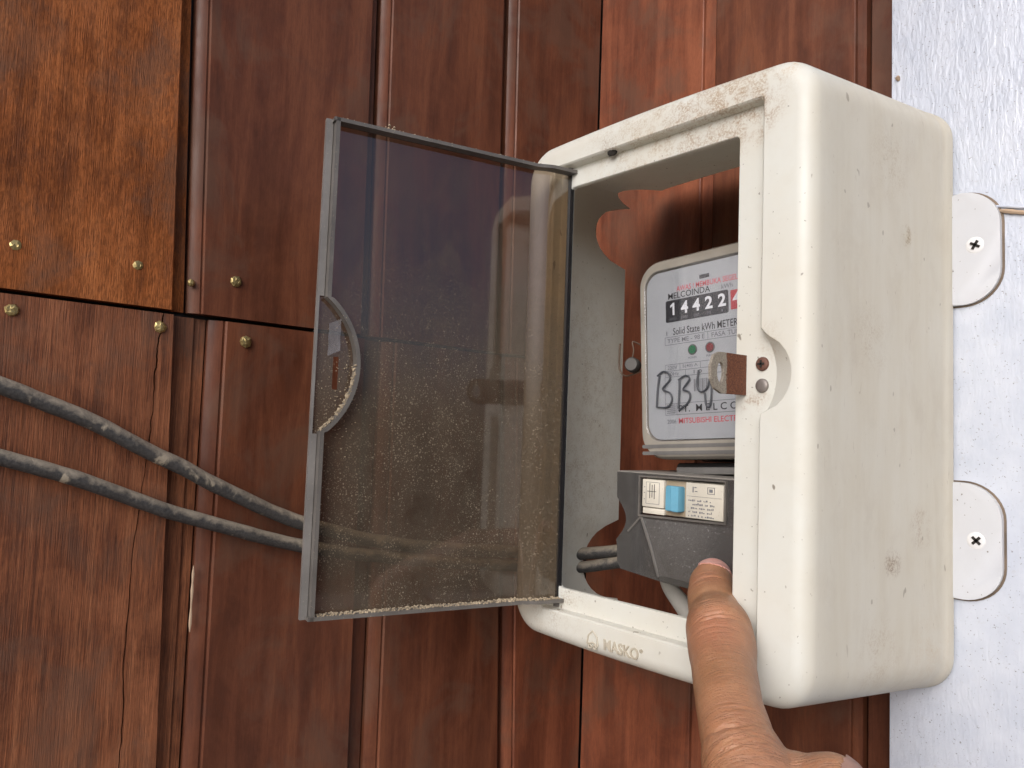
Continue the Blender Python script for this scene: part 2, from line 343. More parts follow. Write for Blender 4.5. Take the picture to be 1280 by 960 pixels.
def from_bm(name, b, mat, parent=None, origin=None, smooth=35):
    bmesh.ops.recalc_face_normals(b, faces=b.faces)
    me = bpy.data.meshes.new(name); b.to_mesh(me); b.free()
    return finish(name, me, mat, parent, origin, smooth)
def add_box(b, lo, hi, bev=0.0, seg=2):
    r = bmesh.ops.create_cube(b, size=1); vs = r['verts']
    for v in vs: v.co = Vector([lo[i] + (v.co[i] + .5) * (hi[i] - lo[i]) for i in range(3)])
    if bev:
        es = list({e for v in vs for e in v.link_edges})
        bmesh.ops.bevel(b, geom=es, offset=bev, segments=seg, affect='EDGES', profile=.5)
def box(name, lo, hi, mat, parent, bev=.6, seg=2, smooth=35):
    b = bmesh.new(); add_box(b, lo, hi, bev, seg); return from_bm(name, b, mat, parent, None, smooth)
def rr_pts(cx, cz, hx, hz, r, Mn=24, K=8):
    """rounded rectangle, counter-clockwise seen from the front; sides right, top, left, bottom"""
    out = []
    cor = [(1, -1), (1, 1), (-1, 1), (-1, -1)]
    for s in range(4):
        sx, sz = cor[s]; a0 = -math.pi / 2 + s * math.pi / 2
        for k in range(K): 
            a = a0 + (k / K) * math.pi / 2
            out.append((cx + sx * (hx - r) + r * math.cos(a), cz + sz * (hz - r) + r * math.sin(a)))
        a = a0 + math.pi / 2; p = Vector((cx + sx * (hx - r) + r * math.cos(a), cz + sz * (hz - r) + r * math.sin(a)))
        nx, nz = cor[(s + 1) % 4]; a = a0 + math.pi / 2
        q = Vector((cx + nx * (hx - r) + r * math.cos(a), cz + nz * (hz - r) + r * math.sin(a)))
        for k in range(Mn): out.append(tuple(p.lerp(q, k / Mn)))
    return out
def loft(rings, closed_u=True, cap0=False, cap1=False, torus=False):
    vs = [v for r in rings for v in r]; n = len(rings[0]); fs = []
    R = len(rings)
    for i in range(R if torus else R - 1):
        j = (i + 1) % R
        for k in range(n):
            k2 = (k + 1) % n
            fs.append((i * n + k, i * n + k2, j * n + k2, j * n + k))
    if cap0: fs.append(tuple(range(n)))
    if cap1: fs.append(tuple(range((R - 1) * n, R * n)))
    return vs, fs
def plate(loops, tf, th, b=None):
    """flat outline (first loop) with holes (others) made `th` thick; tf maps (p,q,depth) to a point"""
    b = b or bmesh.new(); es = []
    for lp in loops:
        vs = [b.verts.new((x, y, 0)) for x, y in lp]
        es += [b.edges.new((vs[i], vs[(i + 1) % len(vs)])) for i in range(len(vs))]
    r = bmesh.ops.triangle_fill(b, use_beauty=True, use_dissolve=False, edges=es, normal=(0, 0, 1))
    fs = [g for g in r['geom'] if isinstance(g, bmesh.types.BMFace)]
    ex = bmesh.ops.extrude_face_region(b, geom=fs)
    top = [g for g in ex['geom'] if isinstance(g, bmesh.types.BMVert)]; ts = set(top)
    for v in b.verts: v.co = Vector(tf(v.co.x, v.co.y, th if v in ts else 0))
    return b
def tube(b, pts, radii, seg=12, caps=True):
    pts = [Vector(p) for p in pts]; n = len(pts); rings = []
    up = Vector((0, 0, 1)); prev = None
    for i, p in enumerate(pts):
        d = (pts[min(i + 1, n - 1)] - pts[max(i - 1, 0)]).normalized()
        if prev is None:
            s = d.cross(up); s = s if s.length > .05 else d.cross(Vector((1, 0, 0)))
        else: s = prev - d * prev.dot(d)
        s.normalize(); prev = s; u = d.cross(s)
        r = radii[i] if isinstance(radii, (list, tuple)) else radii
        rings.append([b.verts.new(p + s * r * math.cos(2 * math.pi * k / seg) + u * r * math.sin(2 * math.pi * k / seg)) for k in range(seg)])
    for i in range(n - 1):
        for k in range(seg):
            b.faces.new((rings[i][k], rings[i][(k + 1) % seg], rings[i + 1][(k + 1) % seg], rings[i + 1][k]))
    if caps: b.faces.new(rings[0][::-1]); b.faces.new(rings[-1])
def spline(ctrl, n=10):
    P = [Vector(c) for c in ctrl]; P = [P[0] * 2 - P[1]] + P + [P[-1] * 2 - P[-2]]; out = []
    for i in range(1, len(P) - 2):
        for k in range(n):
            t_ = k / n; a, b_, c, d = P[i - 1], P[i], P[i + 1], P[i + 2]
            out.append(.5 * ((2 * b_) + (c - a) * t_ + (2 * a - 5 * b_ + 4 * c - d) * t_ ** 2 + (3 * b_ - a - 3 * c + d) * t_ ** 3))
    out.append(P[-2]); return out
def screw_head(b, c, axis, r, dome=.3, cross=True):
    """pan head without a recess; axis = outward"""
    axis = Vector(axis).normalized(); u = axis.orthogonal().normalized(); w = axis.cross(u)
    rings = []
    for rr, h in ((1, -.3), (1, .12), (.9, .32), (.7, .42), (0.45, .46)):
        rings.append([Vector(c) + (u * math.cos(2 * math.pi * k / 20) + w * math.sin(2 * math.pi * k / 20)) * rr * r + axis * h * r * dome / .3 for k in range(20)])
    vs, fs = loft(rings, cap1=True)
    bv = [b.verts.new(v) for v in vs]
    for f in fs: b.faces.new([bv[i] for i in f])
    return axis, u, w
def cross_slot(b, c, axis, r, ang=.4, h=.52):  # near-black bars laid on the head to draw the cross
    axis = Vector(axis).normalized(); u = axis.orthogonal().normalized(); w = axis.cross(u)
    u, w = u * math.cos(ang) + w * math.sin(ang), w * math.cos(ang) - u * math.sin(ang)
    for a, d in ((u, w), (w, u)):
        vs = [b.verts.new(Vector(c) + a * sa * r * .5 + d * sd * r * .13 + axis * r * hh) for hh in (h - .25, h) for sa, sd in ((-1, -1), (1, -1), (1, 1), (-1, 1))]
        for f in ((0, 1, 2, 3), (4, 5, 6, 7), (0, 1, 5, 4), (1, 2, 6, 5), (2, 3, 7, 6), (3, 0, 4, 7)): b.faces.new([vs[i] for i in f])
def text_mesh(s, x0, x1, z0, z1, tf, depth=0.0, shear=0, bold=.009):
    cu = bpy.data.curves.new('t', 'FONT'); cu.body = s; cu.size = 1; cu.shear = shear; cu.resolution_u = 3; cu.extrude = .5 if depth else 0
    cu.offset = bold
    ob = bpy.data.objects.new('t', cu)
    me = bpy.data.meshes.new_from_object(ob)
    bpy.data.objects.remove(ob, do_unlink=True)
    xs = [v.co.x for v in me.vertices]; ys = [v.co.y for v in me.vertices]
    ax, bx, ay, by = min(xs), max(xs), min(ys), max(ys)
    for v in me.vertices:
        v.co = Vector(tf(x0 + (v.co.x - ax) / (bx - ax) * (x1 - x0), z0 + (v.co.y - ay) / (by - ay) * (z1 - z0), (v.co.z + .5) * depth if depth else 0))
    return me

# ------------------------------------------------------------------ the setting
# ground under the corner, far below the picture
b = bmesh.new(); add_box(b, (-9000, -9000, -2060), (9000, 9000, -2000)); tag(from_bm('ground', b, 'concrete', None, (0, 0, -2000), 0), kind='structure')

XW, YW, ZT, ZB, ZJ = -276.0, 150.0, 700.0, -900.0, 29.5
wall_left = tag(empty('wall_left', (XW, -100, ZB)), 'red-brown wooden board wall on the left, boards nailed in two rows', kind='structure')
def board_left(e, z0, z1, mat, raise_=0.0, lip=8.0, bead=8.0):
    """e = (bead left edge, flat right edge, lip right edge) at z0 and z1"""
    prof = lambda E: [(E[0], -9), (E[0], -4.2), (E[0] + .6, -3.4), (E[0] + bead * .5, -1.2), (E[0] + bead * .75, -.7), (E[0] + bead * .82, -1.2), (E[0] + bead * .9, -1.3), (E[0] + bead, 0),
                      (E[1] - .8, 0), (E[1], -.8), (E[1] + .4, -5.0), (E[1] + 1.2, -5.6), (E[2] - 1.4, -5.8), (E[2] - .9, -9)]
    vs = []
    for E, z in ((e[0], z0), (e[1], z1)):
        vs += [(XW + d + raise_, y, z) for y, d in prof(E)]
    n = len(vs) // 2
    fs = [(i, (i + 1) % n, n + (i + 1) % n, n + i) for i in range(n)] + [tuple(range(n)), tuple(range(n, 2 * n))]
    return from_py('board', vs, fs, mat, wall_left, (XW, (e[0][0] + e[0][2]) / 2, z0), 30)
U0, U1 = ZJ + .9, ZT
up = lambda a, a_top, zt: a + (a_top - a) * (ZT - ZJ) / (zt - ZJ)   # carry an edge seen at the top of the frame on to the board's end
def edges(j, t, zt): return [(j[i], up(j[i], t[i], zt)) for i in range(3)]
def put(j, t, zt, low, mat, **kw):
    ed = edges(j, t, zt)
    if not low:
        return board_left((tuple(x[0] for x in ed), tuple(x[1] for x in ed)), ZJ + 1.2, ZT, mat, **kw)
    ed = [(j[i], j[i] + (t[i] - j[i]) * (ZJ - ZB) / (ZJ - zt)) for i in range(3)]
    return board_left((tuple(x[1] for x in ed), tuple(x[0] for x in ed)), ZB, ZJ - 1.2, mat, **kw)
bA = put((-297, -189.5, -180.6), (-305, -195.2, -187.6), 208, False, 'wood_rough', raise_=1.5)
bB = put((-180.4, -69.5, -61.6), (-187.2, -72.7, -65.5), 230, False, 'wood_smooth')
bC = put((-61.4, 46.0, 52.2), (-65.2, 41.7, 48.2), 270, False, 'wood_smooth', raise_=-.4)
put((52.4, 149.6, 150), (48.4, 149.6, 150), 300, False, 'wood_smooth', raise_=.3)
put((-420, -306, -297.2), (-428, -313, -305.2), 208, False, 'wood_smooth')
# lower row
bE = put((-167.8, -66, -52), (-166.4, -63.3, -50.5), -230, True, 'wood_smooth', bead=10, raise_=-.6)
bF = put((-51.8, 50, 58), (-50.3, 62.3, 68.6), -260, True, 'wood_smooth', bead=10, raise_=-.2)
put((58.2, 149.6, 150), (68.8, 149.6, 150), -270, True, 'wood_red', bead=10)
put((-420, -300, -290.5), (-420, -296, -286), -210, True, 'wood_smooth')
# the split lower board: two pieces either side of a running crack, and its lip
crack = [(28.3, -193.9, .9), (20, -194.4, 1.0), (10, -195.9, .7), (2, -195.6, 1.1), (-8, -196.6, .9), (-22, -196.2, .5), (-46, -196.9, .8), (-64, -198.6, .35), (-85, -200, .6), (-108, -201.6, .45), (-131, -201.4, .7), (-160, -202.2, .6), (-185, -200.6, .8), (-212, -200.8, .6), (-300, -203, .7), (ZB, -205, .5)]
fine = []
for i in range(len(crack) - 1):
    for k in range(5):
        t_ = k / 5; fine.append([crack[i][m] + (crack[i + 1][m] - crack[i][m]) * t_ + (rnd.uniform(-.35, .35) if m == 1 and k else 0) for m in range(3)])
fine.append(list(crack[-1]))
def prism(b, outline, x0, x1):
    plate([outline], lambda p, q, d: (x0 + d, p, q), x1 - x0, b)
b = bmesh.new()
zl = ZJ - 1.2
left = [(-290, zl)] + [(y - w / 2, z) for z, y, w in fine] + [(-286, ZB)]
right = [(y + w / 2, z) for z, y, w in fine] + [(-170, ZB), (-182.2, -215), (-188.5, zl)]
bm_l = bmesh.new(); prism(bm_l, left, XW - 8, XW + .6); bm_r = bmesh.new(); prism(bm_r, right, XW - 8, XW + .35)
for src in (bm_l, bm_r):
    tmp = bpy.data.meshes.new('tmp'); src.to_mesh(tmp); b.from_mesh(tmp); bpy.data.meshes.remove(tmp); src.free()
for (z0, z1, y0, y1, y2, y3) in ((ZB, zl, -166, -188.2, -151, -168.4),):
    # lip with a small step
    for ya0, ya1, yb0, yb1, dep in ((-188.4, -175.6, -182, -172, -5.2), (-176.5, -168.6, -173, -167, -6.6)):
        vs = [b.verts.new((XW + dep * (1 if s else 2), y, z)) for z, (p0, p1) in ((zl, (ya0, ya1)), (-400, (yb0, yb1))) for s, y in ((0, p0), (1, p0), (1, p1), (0, p1))]
        for f in ((0, 1, 2, 3), (4, 5, 6, 7), (0, 1, 5, 4), (1, 2, 6, 5), (2, 3, 7, 6), (3, 0, 4, 7)): b.faces.new([vs[i] for i in f])
bD = from_bm('board', b, 'wood_striped', wall_left, (XW, -240, ZB), 20)
tag(bD, 'lower left board split by a long vertical crack')
tag(bA, 'upper left board of rough orange-brown wood')
# brass nails, faceted heads
def nail(board, y, z, seed):
    r = random.Random(seed); b = bmesh.new(); rad = 3.5
    rings = []
    for rr, h in ((1, -1.5), (1.0, .4), (.74, 1.3), (.35, 1.7)):
        rings.append([Vector((XW + .4 + h + r.uniform(-.25, .25), y + math.cos(k * math.pi / 4 + seed) * rad * rr * r.uniform(.88, 1.08), z + math.sin(k * math.pi / 4 + seed) * rad * rr * r.uniform(.88, 1.08))) for k in range(8)])
    vs, fs = loft(rings, cap1=True); vv = [b.verts.new(v) for v in vs]
    for f in fs: b.faces.new([vv[i] for i in f])
    return from_bm('nail', b, 'brass', board, (XW, y, z), 0)
for bd, y, z in ((bA, -265.6, 52.7), (bA, -208.9, 52.5), (bB, -154.7, 52.4), (bB, -180.2, 47.6), (bD, -264.7, 20.3), (bD, -195.4, 20.4), (bE, -146.8, 17.6)):
    nl = nail(bd, y, z, int(abs(y * 7 + z)))
    if y == -180.2: nl.scale = (.7, .6, .6)
# a sliver of bare wood on the bead of a lower board
b = bmesh.new(); tube(b, [(XW - .3, -168.6 + .02 * i, -112 - i * 4.6) for i in range(9)], [.2, .8, .5, .9, .6, .4, .8, .9, .2], 6); from_bm('chip', b, 'tan_wood', bE, (XW, -167.5, -130))

b = bmesh.new(); add_box(b, (XW - 14, -500, ZB), (XW - 10, YW + 30, ZT)); from_bm('sky_blocker', b, 'black_plastic', wall_left, (XW - 10, -100, ZB), 0)  # added dark sheet, stops sky showing through the board gaps
wall_back = tag(empty('wall_back', (-150, YW, ZB)), 'red-brown wooden board wall behind the box', kind='structure')
def board_back(x0, xf, xg, mat, raise_=0):
    prof = [(x0, 9), (x0, .8), (x0 + .8, 0), (xf - .6, 0), (xf, .5), (xf + .3, 3.0), (xg - 1.6, 3.2), (xg - 1.4, 9)]
    vs = [(x, YW + d + raise_, z) for z in (ZB, ZT) for x, d in prof]; n = len(prof)
    fs = [(i, (i + 1) % n, n + (i + 1) % n, n + i) for i in range(n)] + [tuple(range(n)), tuple(range(n, 2 * n))]
    return from_py('board', vs, fs, mat, wall_back, ((x0 + xg) / 2, YW, ZB), 30)
board_back(-275.2, -169, -158, 'wood_red'); board_back(-158, -52, -44.4, 'wood_smooth', .5); board_back(-44.4, 62, 70, 'wood_smooth', 6.0)

b = bmesh.new(); add_box(b, (XW - 9.5, YW + 10.5, ZB), (140, YW + 14, ZT)); from_bm('sky_blocker', b, 'black_plastic', wall_back, (-150, YW + 10, ZB), 0)  # another added sheet, closes this wall's gaps to the sky
b = bmesh.new(); add_box(b, (-23.6, 137, ZB), (150, 149, ZT), 1.2, 2)
wall_right = tag(from_bm('wall_right', b, 'white_paint', None, (-23.6, 137, ZB)), 'white gloss-painted rough board beside the wooden wall', kind='structure')
b = bmesh.new(); tube(b, spline([(33.5, 136.6, 97.6), (38, 135.9, 96.2), (44, 136.0, 94.4), (52, 136.4, 92.5)], 4), [.3, .9, 1.1, 1.3, 1.2, 1.5, 1.2, 1.1, 1.3, 1.0, 1.1, .8, .4], 7)
from_bm('splinter', b, 'tan_wood', wall_right, (40, 137, 95))
b = bmesh.new(); tube(b, spline([(31, 136.7, 100.5), (36, 136.2, 99.3), (42, 136.1, 97.6), (50, 136.5, 96)], 4), .7, 6)
from_bm('paint_ridge', b, 'white_paint', wall_right, (40, 137, 98))
b = bmesh.new(); tube(b, [(-19.6, 137, 189.8), (-19.3, 135.6, 188.6), (-19, 137, 187.2)], [.8, 1.5, .7], 8); from_bm('chip', b, 'tan_wood', wall_right, (-19, 137, 188))

# ------------------------------------------------------------------ the meter box
mbox = tag(empty('meter_box', (-98, 68, -161)), 'aged ivory plastic meter box with its smoked door open, screwed to white board', 'meter box')
MN, KN_ = 72, 10
HX, HZ, XC, DEP, GROW, RR = 98.0, 150.0, -98.0, 134.5, 11.0, 8.0
def yback(x, z, left):
    if not left: return DEP
    y = 108.0
    def bite(z0, z1, d):
        c, h = (z0 + z1) / 2, (z1 - z0) / 2
        u = (z - c) / h
        return d * math.sqrt(max(0, 1 - u * u)) if abs(u) < 1 else 0
    y -= max(bite(95, 139, 33), bite(-146, -92, 36), bite(143, 162, 14))
    if 139 <= z <= 143: y += 4
    return y
def outer(y_t, inset, r):
    return inset, r
def outer_ring(tt, inset, rad, ybase=None):
    """tt: 0 at the front plane .. 1 at the back"""
    g = GROW * tt
    pts = rr_pts(XC, 0, HX + g - inset, HZ + g - inset, max(rad, 2), MN, KN_); out = []
    for x, z in pts:
        bow = 2.5 * max(0, 1 - ((x - XC) / (HX + g)) ** 2) * (1 if z > 0 else -1) * min(1, abs(z) / 120)
        left = x < XC - (HX + g - inset) + 12
        wb = max(0.0, min(1.0, ((XC - (HX + g - inset) + 12) - x) / 10)) if left else 0
        yb = DEP + (yback(x, z, True) - DEP) * wb
        y = yb * tt if ybase is None else ybase
        out.append((x, y, z + bow))
    return out
def open_ring(cx, cz, hx, hz, r, y, sag, chord=19.0):
    out = []
    for x, z in rr_pts(cx, cz, hx, hz, r, MN, KN_):
        if x > cx + hx - .01 and abs(z - 1) < chord and sag:
            R = (chord ** 2 + sag ** 2) / (2 * sag); x += math.sqrt(R * R - (z - 1) ** 2) - (R - sag)
        out.append((x, y, z))
    return out
rings = [open_ring(-101.5, .25, 59.5, 121.75, 2.5, 9.4, 0), open_ring(-101.5, .25, 59.5, 121.75, 2.5, 6.9, 0), open_ring(-101.5, .25, 59.9, 122.15, 2.7, 6.4, 0),
         open_ring(-97.5, .5, 71.7, 133.7, 2.0, 6.4, 6), open_ring(-97.5, .5, 72.3, 134.3, 2.2, 1.0, 14.6), open_ring(-97.5, .5, 73.2, 135.2, 2.6, 0, 15.6)]
for k in range(7):
    a = k / 6 * math.pi / 2; ins = RR * (1 - math.sin(a)); y = RR * (1 - math.cos(a))
    rings.append(outer_ring(y / DEP, ins, 19 - ins * .6, y))
for tt in (.12, .25, .4, .55, .7, .82, .9, .945): rings.append(outer_ring(tt, 0, 19))
rings.append(outer_ring(.95, -.25, 19)); rings.append(outer_ring(1.0, -.3, 19)); rings.append(outer_ring(1.0, 3.0, 17))
for tt in (.7, .4, .2): rings.append(outer_ring(tt, 3.2, 16))
rings.append(outer_ring(.07, 3.4, 15, 9.4))
vs, fs = loft(rings, torus=True)
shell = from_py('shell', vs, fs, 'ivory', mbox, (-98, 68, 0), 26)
tag(shell, 'ivory housing with a deep rectangular opening')
# mounting tabs
def tab(zc):
    lp = [(9.5, zc - 31)] + [(15.5 + 19.2 * math.cos(a), zc - 12 + 19.0 * math.sin(a)) for a in [-math.pi / 2 + k * math.pi / 20 for k in range(11)]] + \
         [(15.5 + 19.2 * math.cos(a), zc + 12 + 19.0 * math.sin(a)) for a in [k * math.pi / 20 for k in range(11)]] + [(9.5, zc + 31)]
    b = plate([lp], lambda p, q, d: (p, 136.6 - d, q), 3.0)
    es = [e for e in b.edges if all(v.co.y < 134 for v in e.verts) and len(e.link_faces) == 2 and e.calc_face_angle(0) > 1]
    bmesh.ops.bevel(b, geom=es, offset=.7, segments=2, affect='EDGES')
    big = [(x + (0.0 if x < 10 else .9 * (x - 15.5) / 19.2 + .25), zc + (z - zc) * 1.03) for x, z in lp]
    from_bm('grime', plate([big], lambda p, q, d: (p, 136.98 - d, q), .3), 'grime', mbox, (20, 136.9, zc), 0)
    tb = from_bm('mounting_tab', b, 'ivory_clean', mbox, (20, 136, zc))
    b = bmesh.new(); screw_head(b, (22.8, 133.6, zc + 1), (0, -1, 0), 4.8, .1)
    sc_ = from_bm('screw', b, 'painted_screw', tb, (22.8, 133.6, zc + 1))
    b = bmesh.new(); cross_slot(b, (22.8, 133.3, zc + 1), (0, -1, 0), 5.2, .25 if zc > 0 else .02, .18); 
    from_bm('screw_slot', b, 'slot_dark', tb, (22.8, 133.6, zc + 1))
tab(79.0); tab(-79.5)
# rust hasp standing out of the ledge, with its lock hole
lp = [(6.6, -8.6), (-14, -9.0), (-19.5, -7.0), (-22.6, -2.5), (-22.9, 3.5), (-20.6, 8.6), (-16.5, 10.4), (6.6, 10.8)]
hole = [(-15.2 + 2.9 * math.cos(a), .8 + 4.9 * math.sin(a)) for a in [k * math.pi / 8 for k in range(16)]]
b = plate([lp, hole], lambda p, q, d: (-37.4 + d, p, q), 1.5)
hasp = tag(from_bm('hasp', b, 'rust', mbox, (-37, 6, 1), 25), 'rusty steel lock plate standing out of the ledge')
for z, mt in ((6.2, 'rust_screw'), (-4.2, 'steel_screw')):
    b = bmesh.new(); screw_head(b, (-27.2, 6.2, z), (0, -1, 0), 3.4, .25); s_ = from_bm('screw', b, mt, mbox, (-27.2, 6.2, z))
    if z > 0:
        b = bmesh.new(); cross_slot(b, (-27.2, 6.0, z), (0, -1, 0), 3.4, .8, .5); from_bm('screw_slot', b, 'slot_dark', s_)
# near-black lump standing in for a dark hole in the recess top
b = bmesh.new(); bmesh.ops.create_icosphere(b, subdivisions=2, radius=1)
for v in b.verts: v.co = Vector((-124.8, 3.2, 134.6)) + Vector((v.co.x * 3.4, v.co.y * 2.4, v.co.z * 2.6)) * (1 + .35 * mnoise.noise(v.co * 2.3))
from_bm('hole_spot', b, 'slot_dark', mbox, (-125, 3, 135), 0)
# raised maker's mark on the lower frame
def emb(p, q, d): 
    ze = -(HZ + 2.5 * (1 - ((p - XC) / HX) ** 2)); ins = q - ze
    y = RR * (1 - math.cos(math.asin(max(0, min(1, 1 - ins / RR))))) if ins < RR else 0
    return (p, y + .15 - d, q)
me = text_mesh('MASKO', -117.5, -93, -147.4, -141.2, emb, .9, bold=.01); finish('raised_lettering', me, 'ivory_dirty', mbox, (-105, 0, -143), 20)
me = text_mesh('®', -92.4, -90.2, -143, -141, emb, .7); finish('raised_mark', me, 'ivory_dirty', mbox, (-91, 0, -141), 20)
b = bmesh.new(); tube(b, [(-130, -.1, -146.6), (-129.3, -.1, -142), (-126, -.1, -138.9), (-122.6, -.1, -142), (-122, -.1, -146.6)], .55, 6); tube(b, [(-130, -.1, -146.6), (-126, -.1, -145.2), (-122, -.1, -146.6)], .55, 6)
for cx in (-127.8, -124.2): tube(b, [(cx + 1.2 * math.cos(k), -.1, -147.6 + 1.0 * math.sin(k)) for k in [j * math.pi / 4 for j in range(9)]], .4, 6, False)
from_bm('raised_emblem', b, 'ivory_dirty', mbox, (-126, 0, -143))

# ---- the smoked door, standing open
h0 = Vector((-165, 8)); dv = (Matrix.Rotation(math.radians(-3), 2) @ Vector((-24, -147))).normalized(); nv = Vector((-dv.y, dv.x)); nv = nv if nv.x > 0 else -nv
Z0, Z1 = -129.5, 131.8
def step(a): 
    u = max(0, min(1, (27 - a) / 12)); return 3.2 * u * u * (3 - 2 * u)
def D(a, n, z):
    n = n + step(a); return (h0.x + dv.x * a + nv.x * n, h0.y + dv.y * a + nv.y * n, z)
door = tag(empty('door', D(0, 0, Z0), mbox), 'smoked see-through door swung open on the left edge')
b = bmesh.new()
A = [0, 4, 8, 12, 15, 17, 19, 21, 23, 25, 27, 40, 70, 100, 130, 139.6, 142.4, 153]; ZZ = [Z0, -80, -40, -11.5, 5.8, 40, 90, Z1]
for i in range(len(A) - 1):
    for j in range(len(ZZ) - 1):
        if A[i] == 139.6 and ZZ[j] == -11.5: continue
        b.faces.new([b.verts.new(D(a, 0, z)) for a, z in ((A[i], ZZ[j]), (A[i + 1], ZZ[j]), (A[i + 1], ZZ[j + 1]), (A[i], ZZ[j + 1]))])
bmesh.ops.remove_doubles(b, verts=b.verts, dist=.01)
pane = from_bm('pane', b, 'smoke_pane', door, D(75, 0, 0), 60)
# rims: top, bottom, free edge with the half-round finger pull
def strip(b, path, n0, n1, th):
    """path in (a,z); a wall standing on the pane, th thick to the left of the path"""
    P = [Vector(p) for p in path]; k = len(P); L = []
    for i in range(k):
        d = (P[min(i + 1, k - 1)] - P[max(i - 1, 0)]).normalized(); L.append(P[i] + Vector((-d.y, d.x)) * th)
    rg = [[b.verts.new(D(*x)) for x in ((P[i].x, n0, P[i].y), (P[i].x, n1, P[i].y), (L[i].x, n1, L[i].y), (L[i].x, n0, L[i].y))] for i in range(k)]
    for i in range(k - 1):
        for j in range(4): b.faces.new((rg[i][j], rg[i][(j + 1) % 4], rg[i + 1][(j + 1) % 4], rg[i + 1][j]))
    b.faces.new(rg[0]); b.faces.new(rg[-1][::-1])
aa = [0, 4, 8, 12, 15, 17, 19, 21, 23, 25, 27, 45, 65, 85, 105, 125, 150]
b = bmesh.new(); strip(b, [(a, Z1) for a in aa], -.4, 6.5, -2.0); from_bm('rim', b, 'smoke_rim', door, D(75, 0, Z1), 30)
b = bmesh.new(); strip(b, [(a, Z0) for a in aa], -.4, 6.5, 2.0); from_bm('rim', b, 'smoke_rim', door, D(75, 0, Z0), 30)
arc = []
zc_, Rr = 1.0, 44.0
for k in range(25):
    th = math.asin(35 / Rr) * (1 - 2 * k / 24); arc.append((149 - (Rr * math.cos(th) - math.sqrt(Rr * Rr - 35 * 35)), zc_ + Rr * math.sin(th)))
b = bmesh.new(); strip(b, [(149, Z1), (149, 100), (149, 60)] + arc + [(149, -60), (149, -100), (149, Z0)], .3, 6.5, -2.2); from_bm('finger_pull_rim', b, 'smoke_rim', door, D(149, 0, 0), 30)
for za, zb, th_ in ((Z1, 37, -3.7), (37, -35, -1.3), (-35, Z0, -3.7)):
    b = bmesh.new(); strip(b, [(153, za), (153, (za + zb) / 2), (153, zb)], -1.2, 1.6, th_); from_bm('outer_edge', b, 'smoke_edge', door, D(153, 0, za), 30)
b = bmesh.new(); strip(b, [(-1.3, Z0 - .6), (-1.3, Z1 + .6)], -5.0, 1.5, -2.6); from_bm('hinge_edge', b, 'hinge_dark', door, D(0, 0, 0), 30)
for zz in (Z0 - 3.2, Z1 + .3):
    b = bmesh.new(); tube(b, [D(1.0, 0.5, zz), D(1.0, .5, zz + 3)], 2.2, 10); from_bm('hinge_pin', b, 'smoke_rim', door, D(0, 0, zz))
# dust lying on the lower rim, in the finger pull and on top
b = bmesh.new()
def crumb(p, r):
    r0 = bmesh.ops.create_icosphere(b, subdivisions=1, radius=r)
    q = [rnd.uniform(.6, 1.3) for _ in range(3)]
    for v in r0['verts']: v.co = Vector(p) + Vector((v.co.x * q[0], v.co.y * q[1], v.co.z * q[2] * .7)) * rnd.uniform(.75, 1.2)
for _ in range(900):
    a = rnd.uniform(2, 148); crumb(D(a, rnd.uniform(.3, 6.0), Z0 + 2.1 + rnd.random() ** 3 * .8), rnd.uniform(.25, .75))
for _ in range(260):
    k = rnd.uniform(12, 24); i = int(min(k, 23)); f = k - i; p = Vector(arc[i]).lerp(Vector(arc[min(i + 1, 24)]), f)
    crumb(D(p.x + rnd.uniform(-.3, .5), rnd.uniform(.5, 6.4), p.y + .6), rnd.uniform(.25, .8))
for _ in range(160): crumb(D(rnd.uniform(20, 150), rnd.uniform(.5, 6.4), Z1 + .2), rnd.uniform(.2, .6))
for _ in range(30): crumb(D(rnd.gauss(118, 2.2), rnd.uniform(1, 5), Z1 + abs(rnd.gauss(0, 1.3))), rnd.uniform(.3, .8))
for _ in range(120): crumb(D(rnd.gauss(136, 5), rnd.uniform(0.2, .8), rnd.gauss(-14, 16)), rnd.uniform(.2, .55))
d_ = from_bm('dust', b, 'dust', door, D(75, 0, Z0), 0); d_['kind'] = 'stuff'
b = bmesh.new(); g_ = [[b.verts.new(D(139.5 + i * 1.6, .7 + rnd.uniform(0, 1.4), 9 + j * 3.4 - i * .8)) for i in range(5)] for j in range(6)]
for j in range(5):
    for i in range(4): b.faces.new((g_[j][i], g_[j][i + 1], g_[j + 1][i + 1], g_[j + 1][i]))
from_bm('tape', b, 'tape', door, D(142, 0, 18), 60)

# ------------------------------------------------------------------ the electricity meter (built level, then tilted a little)
MC = Vector((-91, 64, 20))
meter = tag(empty('electricity_meter', MC), 'pale single-phase electricity meter with black counter window inside the box', 'electricity meter')
def mt(p, q, d): return (MC.x + p, MC.y - d, MC.z + q)
def rring(hx, zt, zb, r, y): return [(MC.x + x, y, MC.z + z) for x, z in rr_pts(0, (zt + zb) / 2, hx, (zt - zb) / 2, r, 6, 10)]
vs, fs = loft([rring(61, 67, -62.5, 17, 148), rring(61, 67, -62.5, 17, 112), rring(60, 66, -61.5, 17, 110)], cap0=True, cap1=True); from_py('base', vs, fs, 'black_plastic', meter)
vs, fs = loft([rring(60.3, 66.3, -61.8, 17, 109.8), rring(60, 66, -61.5, 17, 70), rring(59.6, 65.6, -61.1, 16.5, 66), rring(58, 64, -59.5, 15, 63.2), rring(55.5, 61.5, -55.5, 13, 62.4), rring(54.2, 58.5, -50.5, 11.5, 62.6), rring(53.6, 57.6, -49.5, 11, 64.6)]); from_py('cover_rim', vs, fs, 'meter_rim', meter)
